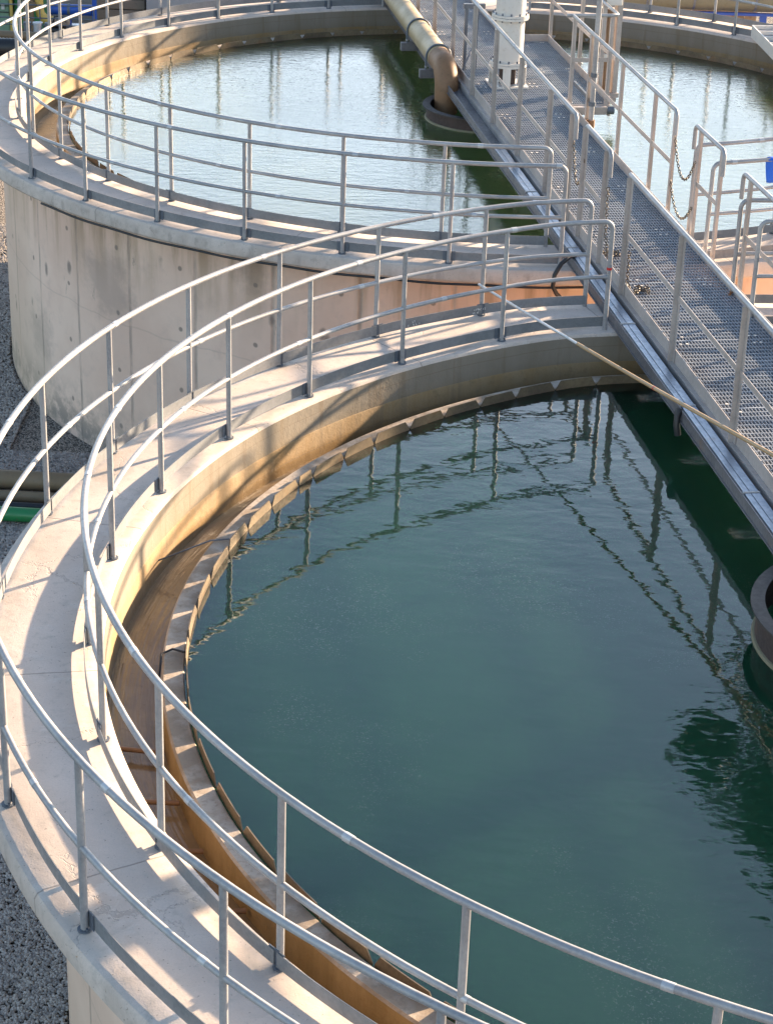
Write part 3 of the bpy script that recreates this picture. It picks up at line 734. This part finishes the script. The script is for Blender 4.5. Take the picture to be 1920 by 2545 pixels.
def column(s, t, label, ztop, seams=True):
    c = st(s, t, .22); root = thing('drive_column', c, label, 'column', 'scraper drive columns')
    rc = .185
    MB().cyl(c + Z1 * .28, Z1, rc, ztop - .5, 32).build('shaft_tube', M['white'], root, smooth=40)
    for z in (.25, .84, 1.45):
        f = MB().cyl(c + Z1 * z, Z1, rc + .05, .03, 32).build('flange', M['white'], root, smooth=40)
        g_ = MB().cyl(c + Z1 * (z + .034), Z1, rc + .045, .028, 32).build('flange', M['white'], root, smooth=40)
        for k in range(12):
            a = 2 * pi * k / 12
            MB().cyl(c + Z1 * (z - .02) + Vector((cos(a), sin(a), 0)) * (rc + .03), Z1, .011, .11, 6).build('bolt', M['galv_dark'], f)
    for k in range(4):
        a = AZB + pi / 4 + .55 + k * pi / 2; d = Vector((cos(a), sin(a), 0)); e = Z1.cross(d)
        m = MB(); m.box(c + d * (rc - .005) + Z1 * .135, d, e, Z1, .05, .007, .115); m.box(c + d * (rc + .045) + Z1 * .135, d, e, Z1, .006, .05, .115)
        m.build('leg', M['white'], root)
    MB().cyl(c + Z1 * .02, Z1, .105, .24, 24).build('inner_shaft', M['drum'], root)
    m = MB(); m.box(c + Z1 * .012, E1, N1, Z1, .235, .235, .014); m.build('base_plate', M['white'], root)
    return root
column(14.12, -.31, 'thick white flanged drive column standing on the bridge grating', 3.6, False)
column(.60, -.30, 'white drive column at centre of the near tank beside the dark drum', 2.4, False)

# pump lever frame on the deck, seen through the left rail
root = thing('deck_stand', st(15.0, -.55, .22), 'small green grey steel stand on the grating left of white column', 'stand')
m = MB()
for s, t in ((15.0, -.70), (15.0, -.56)): bar(m, s - .02, s + .02, t - .02, t + .02, .222, 1.0)
m.build('upright', M['galv_dark'], root)
m = MB(); bar(m, 14.97, 15.03, -.74, -.46, 1.0, 1.06); m.build('top_bar', M['galv_dark'], root)
MB().tube([st(14.7, -.78, .24), st(14.72, -.74, .36), st(14.85, -.66, .44), st(15.0, -.62, .46)], .014, 8).build('brace', M['galv_dark'], root, smooth=60)

# tall valve stem and gate frame by the platform
root = thing('sluice_spindle', st(12.1, .27, .2), 'tall upright steel sluice spindle with clamp beside the right handrail', 'spindle')
MB().cyl(st(12.1, .29, .26), Z1, .032, 2.6, 14).build('stem', M['galv'], root, smooth=50)
MB().cyl(st(12.1, .29, .20), Z1, .05, .09, 14).build('foot_collar', M['pipe_rust'], root, smooth=50)
MB().cyl(st(12.1, .29, .46), Z1, .045, .05, 14).build('collar', M['galv_dark'], root, smooth=50)
MB().cyl(st(12.1, .29, .80), Z1, .042, .05, 14).build('collar', M['galv_dark'], root, smooth=50)
m = MB(); bar(m, 12.1, 13.0, .27, .30, .50, .54); m.build('bracket', M['galv_dark'], root)
root = thing('gate_frame', st(13.95, .95, .0), 'tall grey gate frame with rusty guide channel right of the platform', 'gate frame')
m = MB(); bar(m, 13.93, 13.99, 1.02, 1.08, .08, 1.9); m.build('upright', M['alu'], root)
m = MB(); bar(m, 13.93, 13.99, .83, .88, .08, 1.9); m.build('upright', M['alu'], root)
m = MB(); bar(m, 14.02, 14.06, 1.0, 1.03, .14, 1.25); m.build('upright', M['alu'], root)
m = MB(); bar(m, 13.9, 14.0, .80, 1.10, .10, .155); m.build('cross_bar', M['alu'], root)
m = MB(); bar(m, 13.92, 13.98, .88, 1.02, .60, .65); m.build('cross_bar', M['white'], root)
m = MB(); bar(m, 13.94, 14.0, .90, .975, .16, 1.2); m.build('guide_channel', M['pipe_rust'], root)
m = MB(); bar(m, 13.90, 14.05, .86, 1.06, 1.26, 1.75); m.build('gear_box', M['white'], root, bevel=.006)
m = MB(); bar(m, 13.15, 13.92, .775, .80, .06, .11); m.build('support_arm', M['alu'], root)
m = MB(); bar(m, 13.86, 13.9, .775, 1.06, .06, .11); m.build('support_arm', M['alu'], root)

# ---------------------------------------------------------------- small loose things
def single(m, name, mat, label, cat_, group=None, smooth=50):
    o = m.build(name, mat, None, smooth=smooth); c = Vector(m.v[0])
    o.data.transform(Matrix.Translation(-c)); o.location = c; return tag(o, label, cat_, group)
pa, pb = Vector((-3.16, 5.64, .38)), Vector((-1.10, 1.80, .42))
root = thing('long_pole', pa, 'long thin bamboo pole with steel tip leaning from the near rim onto the bridge', 'pole')
pd = (pb - pa)
pa0 = Vector((-3.12, 6.30, .15))
P0 = Vector((-3.16, 5.64, .38)); P1 = Vector((-1.29, 1.05, .80))
dv = P1 - P0
pts = [P0 + dv * (i / 10) - Z1 * .02 * sin(pi * i / 10) for i in range(13)]
MB().tube(pts[:5], .012, 10).build('steel_tip', M['tinpole'], root, smooth=60)
MB().tube(pts[4:], [.0155] * 9, 10).build('bamboo_shaft', M['bamboo'], root, smooth=60)
q = P0 + dv * .66 - Z1 * .018
MB().tube([q, q + dv.normalized() * .014], .0165, 10).build('red_tape', M['red'], root, smooth=60)

single(MB().tube([(-2.17, 7.1, .20), (-2.24, 6.98, .235), (-2.33, 6.88, .19), (-2.39, 6.83, .09), (-2.40, 6.82, -.02), (-2.36, 6.84, -.10), (-2.31, 6.88, -.16)], .022, 10), 'rubber_hose', M['rubber'], 'black rubber hose arching from the girder down the far tank wall', 'hose')
single(MB().tube([TB.p(a, 6.506, -.079 - .004 * sin(a * .7)) for a in [-70 - i * 1.2 for i in range(58)]], .013, 8), 'wall_cable', M['rubber'], 'thin black cable fixed along the far tank wall just below its rim', 'cable')
o = MB().tube([st(3.5, -1.062, .20), st(3.47, -1.085, .15), st(3.45, -1.09, .08), st(3.44, -1.075, .0)], .028, 10)
single(o, 'pipe_clip', M['rubber'], 'short black hose end clipped to the near girder under the pole', 'hose')
# red knot of tape on the near inner end post, blue cloth on rail
single(MB().cyl(TA.p(110.6, RI, .66), Z1, .025, .022, 10), 'tape_knot', M['red'], 'small red tape knot tied on the near railing end post', 'tape')
c0 = TB.p(-67.35, RO, 1.10); dd = (TB.p(-66.35, RO, 1.10) - c0).normalized(); nn_ = Z1.cross(dd)
m = MB(); rows = []
for j in range(9):
    f = j / 8; row = []
    for i in range(9):
        u = i / 8; off = .027 + .018 * sin(u * 9 + f * 3)
        ang = 1
        if j < 3: p = c0 + dd * (u * .30) + nn_ * (off * cos(pi * j / 2) * -1) + Z1 * (.026 * sin(pi * (j / 2)))
        else: p = c0 + dd * (u * (.30 - .10 * f) + .04 * f) + nn_ * off + Z1 * (-(j - 2) * .04)
        row.append(p)
    rows.append(row)
m.quadstrip(rows, False)
o = m.build('rag', M['cloth'], None, smooth=80); md = o.modifiers.new('thick', 'SOLIDIFY'); md.thickness = .008
o.data.transform(Matrix.Translation(-c0)); o.location = c0
tag(o, 'bright blue cloth hung over the railing at the right picture edge', 'cloth')
# wire over the weir and drops of cable on the weir top
single(MB().tube([TA.p(167.2, 5.72, -.30), TA.p(165.5, 5.35, -.148), TA.p(165.0, 5.22, -.135)], .006, 6), 'thin_rod', M['galv_dark'], 'thin rod lying across the channel of the near tank', 'rod')
single(MB().tube([TA.p(189.5, 5.36, -.40), TA.p(186.0, 5.365, -.25), TA.p(183.6, 5.35, -.145), TA.p(183.0, 5.28, -.138), TA.p(183.4, 5.20, -.14)], .008, 8), 'loose_wire', M['rubber'], 'dark loose wire looped over the near weir wall into the channel', 'wire')
for a in (191.5, 197.5, 203.0, 209.5):
    single(MB().tube([TA.p(a, 5.70, -.36), TA.p(a + 1.2, 5.36, -.36)], .016, 8), 'channel_strut', M['pipe_rust'], 'rusty strut crossing the wet brown channel of the near tank', 'strut', 'struts across the near channel')
# pipes on the gravel left of the near tank
for (y, z, r, mt, nm, lb) in ((8.12, -2.86, .105, 'brownpipe', 'gravel_pipe', 'thick brown pipe lying across the gravel between the tanks'),
                              (7.86, -2.93, .06, 'brownpipe', 'gravel_pipe', 'thinner dark brown pipe lying across the gravel beside a black one'),
                              (7.66, -2.95, .045, 'rubber', 'gravel_pipe', 'thin black pipe lying across the gravel next to the green one'),
                              (7.36, -2.90, .078, 'brightgreen', 'gravel_pipe', 'bright green pipe lying across the gravel between the tanks')):
    single(MB().tube([(-12, y + .25, z), (-8, y, z), (-6.0, y - .1, z)], r, 18), nm, M[mt], lb, 'pipe', 'pipes on the gravel between the tanks', 60)

# ---------------------------------------------------------------- background left: machinery beyond the far tank
def bx(m, x0, x1, y0, y1, z0, z1): return m.abox((x0, y0, z0), (x1, y1, z1))
X = Vector((1, 0, 0)); Y = Vector((0, 1, 0))
g = MB(); g.quadstrip([[(-40, 22.4, -2.4), (-6.6, 22.4, -2.4)], [(-40, 60, -2.4), (-6.6, 60, -2.4)]], False)
g.quadstrip([[(-40, 22.4, -3.02), (-6.6, 22.4, -3.02)], [(-40, 22.4, -2.4), (-6.6, 22.4, -2.4)]], False)
tag(g.build('yard_ground', M['yard'], smooth=0), kind='structure')
root = thing('green_cabinet', (-11.8, 27.0, -2.4), 'pale green machine cabinet with bright green side at top left', 'cabinet')
m = MB(); bx(m, -12.8, -11.37, 27.0, 28.2, -2.3, -.4); m.build('cabinet_body', M['palegreen'], root, bevel=.02)
m = MB(); bx(m, -11.36, -11.31, 26.96, 27.02, -2.3, -.4); m.build('corner_trim', M['yellow'], root)
m = MB(); bx(m, -11.30, -10.8, 27.1, 28.2, -2.3, -.4); m.build('side_panel', M['brightgreen'], root, bevel=.02)
for z in (-1.74, -1.86): 
    m = MB(); bx(m, -12.8, -11.38, 26.975, 26.99, z, z + .018); m.build('trim_rail', M['rubber'], root)
m = MB(); bx(m, -11.52, -11.46, 26.975, 26.995, -1.8, -1.7); m.build('handle', M['white'], root)
root = thing('valve_pipe', (-10.8, 26.0, -2.4), 'rusty yellow vertical valve pipe standing by the green cabinet', 'pipe')
MB().cyl((-10.83, 26.0, -1.95), Z1, .105, 1.5, 20).build('riser', M['brownpipe'], root, smooth=50)
MB().cyl((-10.83, 26.0, -1.5), Z1, .15, .07, 20).build('flange', M['brownpipe'], root, smooth=50)
MB().cyl((-10.64, 26.05, -1.62), Z1, .085, 1.2, 20).build('riser', M['yellow'], root, smooth=50)
MB().tube([(-10.64, 26.05, -1.5), (-10.62, 26.05, -1.66), (-10.53, 26.05, -1.76), (-10.40, 26.05, -1.78)], .085, 16).build('elbow', M['yellow'], root, smooth=50)
MB().cyl((-10.83, 26.0, -2.4), Z1, .16, .45, 20).build('foot', M['drum'], root, smooth=50)
root = thing('blue_pipe', (-10.1, 26.3, -2.4), 'blue horizontal pipe on supports behind the far tank', 'pipe')
MB().cyl((-10.46, 26.3, -1.62), X, .10, .76, 24).build('pipe_body', M['blue'], root, smooth=50)
MB().cyl((-10.15, 26.3, -1.62), X, .108, .05, 24).build('band', M['galv_dark'], root, smooth=50)
m = MB(); bx(m, -9.68, -9.61, 26.2, 26.3, -2.4, -.3); m.build('support_post', M['blue'], root)
m = MB(); bx(m, -10.3, -9.7, 26.15, 26.35, -1.93, -1.88); m.build('shelf', M['tray'], root)
m = MB(); bx(m, -10.15, -10.09, 26.25, 26.35, -2.4, -1.72); m.build('support_post', M['blue'], root)
root = thing('pump_set', (-10.2, 25.4, -2.4), 'small dark pump set with beige casing below the blue pipe', 'pump')
m = MB(); bx(m, -10.32, -9.98, 25.3, 25.5, -1.72, -1.60); m.build('casing', M['conc_block'], root, bevel=.02)
MB().cyl((-10.45, 25.4, -1.82), X, .085, .4, 16).build('motor', M['rubber'], root, smooth=50)
m = MB(); bx(m, -10.5, -9.9, 25.2, 25.6, -2.4, -1.92); m.build('plinth', M['yard'], root)
MB().tube([(-10.27, 25.3, -1.66), (-10.22, 25.28, -1.53), (-10.10, 25.28, -1.53), (-10.03, 25.3, -1.64)], .014, 8).build('cable', M['rubber'], root, smooth=60)
m = MB(); bx(m, -10.12, -10.07, 25.22, 25.25, -1.95, -1.74); m.build('valve_handle', M['yellow'], root)
root = thing('block_wall', (-9.4, 28.3, -2.4), 'rough brown block wall behind the far tank railing', 'wall')
for k in range(5):
    m = MB(); bx(m, -9.9, -8.97, 28.3, 28.7, -2.4 + k * .2, -2.4 + k * .2 + .185); m.build('block_course', M['conc_block'], root, bevel=.012)
m = MB(); bx(m, -9.95, -8.95, 28.25, 28.75, -1.40, -1.32); m.build('coping', M['slab'], root)
root = thing('concrete_hut', (-4.5, 30, -3), 'blue grey concrete building end behind the far tank', 'building')
m = MB(); bx(m, -8.9, -1.5, 28.0, 33, -3, 1.2); m.build('wall', M['hut'], root)
m = MB(); bx(m, -9.0, -1.4, 27.9, 33.1, 1.2, 1.34); m.build('roof', M['hut'], root)
m = MB(); m.tube([(-13, 24.2, -1.12), (-9.3, 24.2, -1.12)], .012, 8); m.tube([(-13, 24.2, -1.36), (-9.3, 24.2, -1.34)], .012, 8); m.tube([(-13, 24.2, -1.48), (-9.3, 24.2, -1.46)], .010, 8)
for x in (-12.4, -11.3, -10.3, -9.35): m.tube([(x, 24.2, -2.4), (x, 24.2, -1.12)], .012, 8)
single(m, 'pipe_fence', M['galv_dark'], 'low thin grey pipe fence in front of the green cabinet', 'fence')
m = MB()
pp_ = [(-13, 21.8, -1.33), (-10.45, 21.8, -1.33), (-10.28, 21.8, -1.34)]
m.tube([(-13 + i * .0275, 21.8, -1.33) for i in range(100)], [.145 + .012 * (i % 2) for i in range(100)], 18)
single(m, 'black_pipe', M['rubber'], 'fat black ribbed pipe lying across the rack at the left edge', 'pipe')
root = thing('pipe_support', (-10.4, 21.8, -3), 'brown steel support carrying the fat black pipe end', 'support')
m = MB(); bx(m, -10.35, -10.05, 21.65, 21.95, -3, -1.5); m.build('pedestal', M['brownpipe'], root)
m = MB(); bx(m, -12.8, -10.3, 21.7, 21.9, -1.56, -1.49); m.build('beam', M['brownpipe'], root)
single(MB().tube([(-13, 23.2, -1.42), (-9.9, 23.0, -1.40), (-9.3, 23.0, -1.42)], .075, 16), 'rust_pipe', M['brownpipe'], 'rust brown pipe running behind the fat black pipe', 'pipe')
for k, (x, r_, mt) in enumerate(((-10.42, .06, 'galv_dark'), (-10.24, .075, 'tinpole'), (-10.06, .05, 'galv_dark'))):
    lb = ('short dark steel cylinder standing left of a grey one', 'short light grey cylinder standing between two dark ones', 'narrow dark cylinder standing right of a grey one')[k]
    o = MB().cyl((x, 23.6, -2.4), Z1, r_, 1.08, 18); o.cyl((x, 23.6, -1.32), Z1, r_ * 1.2, .03, 18)
    single(o, 'steel_bollard', M[mt], lb, 'bollard', 'short cylinders before the cabinet')

# background right: big pipe, blue rack, boards
root = thing('big_pipe', (1.5, 25.6, -1), 'huge grey green pipe with pale steel bands at the top right', 'pipe')
MB().cyl((-1.4, 25.65, -.80), X, .30, 8, 32).build('pipe_body', M['bigpipe'], root, smooth=50)
for x in (.45, 1.30, 2.41): MB().cyl((x, 25.65, -.80), X, .308, .04, 32).build('band', M['tray'], root, smooth=50)
root = thing('pipe_rack', (2.5, 25.5, -3), 'thin blue steel beam on a blue post under the big pipe', 'rack')
m = MB(); bx(m, .98, 5.5, 25.4, 25.5, -1.135, -1.09); m.build('beam', M['blue'], root)
m = MB(); bx(m, 2.53, 2.65, 25.42, 25.5, -3, -1.135); m.build('post', M['blue'], root)
root = thing('board_fence', (2.3, 28, -3), 'weathered brown board fence behind the far tank on the right', 'fence')
for i in range(14):
    m = MB(); x = 1.3 + i * .115; bx(m, x, x + .106, 28 + random.uniform(-.02, .02), 28.05, -3, -1.45 + random.uniform(-.04, .04)); m.build('board', M['wood'], root)
m = MB(); bx(m, 1.3, 2.9, 28.055, 28.1, -2.0, -1.9); m.build('fence_rail', M['wood'], root)
root = thing('gully_trough', (1.1, 17.0, .1), 'white painted trough with cross dividers at the far right edge', 'trough')
a0, a1 = Vector((1.08, 17.62, .225)), Vector((1.30, 14.2, .225)); d = (a1 - a0).normalized(); nv = Z1.cross(d); Lh = (a1 - a0).length / 2; cc = (a0 + a1) / 2 + nv * .17
m = MB(); m.box(cc - nv * .17, d, nv, Z1, Lh, .010, .085); m.build('side_plate', M['white'], root)
m = MB(); m.box(cc + nv * .17, d, nv, Z1, Lh, .010, .085); m.build('side_plate', M['white'], root)
m = MB(); m.box(cc + Z1 * .02, d, nv, Z1, Lh, .158, .008); m.build('tray_floor', M['tray'], root)
for k in range(10):
    m = MB(); m.box(cc + d * (-Lh + .012 + k * .37) + Z1 * .055, d, nv, Z1, .012, .158, .028); m.build('divider', M['white'], root)

# chalk writing on the toe boards of the near tank
def chalk(T, a, r, z, h, n, seed):
    rg = random.Random(seed); m = MB(); x = 0.0
    for k in range(n):
        wd = h * .5
        P_ = [(rg.choice((0, wd)), rg.uniform(.55, 1) * h)] + [(rg.uniform(0, wd), rg.uniform(0, h)) for _ in range(rg.choice((1, 2, 3)))] + [(rg.choice((0, wd)), rg.uniform(0, .3) * h)]
        if rg.random() < .85: m.tube([T.p(a - math.degrees((x + p) / r), r, z + q) for p, q in P_], .0016, 5)
        x += wd * 1.35
    return m
gr = [o for o in bpy.data.objects if o.name.startswith('tank_guardrail') and 'outer steel railing of the near' in o.get('label', '')][0]
for a, zz, n, sd_ in ((126.2, .062, 6, 3), (126.4, .032, 9, 5), (120.0, .062, 8, 8), (120.3, .032, 6, 9)):
    chalk(TA, a, RO - .033, ZS + zz, .022, n, sd_).build('chalk_mark', M['chalk'], gr)

# a guessed tall tree, added unseen to mirror its dark crown in the near tank
root = thing('added_tree', (5.0, 21.2, -3), 'tall leafy tree added out of view for its dark mirror image in the near tank', 'tree')
M['bark'] = mat_paint('bark', (.12, .085, .06), .9, .5); M['leaf'] = mat_paint('leaf', (.045, .075, .022), .6, .6, (.02, .03, .01), .4)
MB().tube([(5.0, 21.2, -3), (5.05, 21.2, 2), (4.9, 21.1, 7), (4.7, 20.8, 11.5)], [.24, .19, .15, .09], 12).build('trunk', M['bark'], root, smooth=60)
for k in range(7):
    a = k * .9; MB().tube([(4.85, 21.05, 8 + k * .5), (4.7 + cos(a) * .9, 20.8 + sin(a) * .9, 10.3 + k * .5), (4.6 + cos(a) * 1.8, 20.5 + sin(a) * 1.8, 11.8 + k * .45)], [.07, .05, .02], 8).build('limb', M['bark'], root, smooth=60)
rng = random.Random(3); m = MB()
cl = [(4.85 + rng.gauss(0, 1.15), 20.1 + rng.gauss(0, .9), 13.9 + rng.gauss(0, .85), rng.uniform(.5, 1.0)) for _ in range(44)]
for cx, cy, cz, r_ in cl:
    for _ in range(300):
        d = Vector((rng.gauss(0, 1), rng.gauss(0, 1), rng.gauss(0, 1))).normalized() * r_ * rng.random() ** .5
        p = Vector((cx, cy, cz)) + d; a = Vector((rng.gauss(0, 1), rng.gauss(0, 1), rng.gauss(0, 1))).normalized(); b = a.cross(Vector((rng.gauss(0, 1), rng.gauss(0, 1), rng.gauss(0, 1)))).normalized()
        l = rng.uniform(.09, .17); i0 = len(m.v)
        m.v += [tuple(p - a * l), tuple(p + b * l * .5), tuple(p + a * l), tuple(p - b * l * .5)]; m.f.append((i0, i0 + 1, i0 + 2, i0 + 3))
m.build('crown', M['leaf'], root, smooth=0)
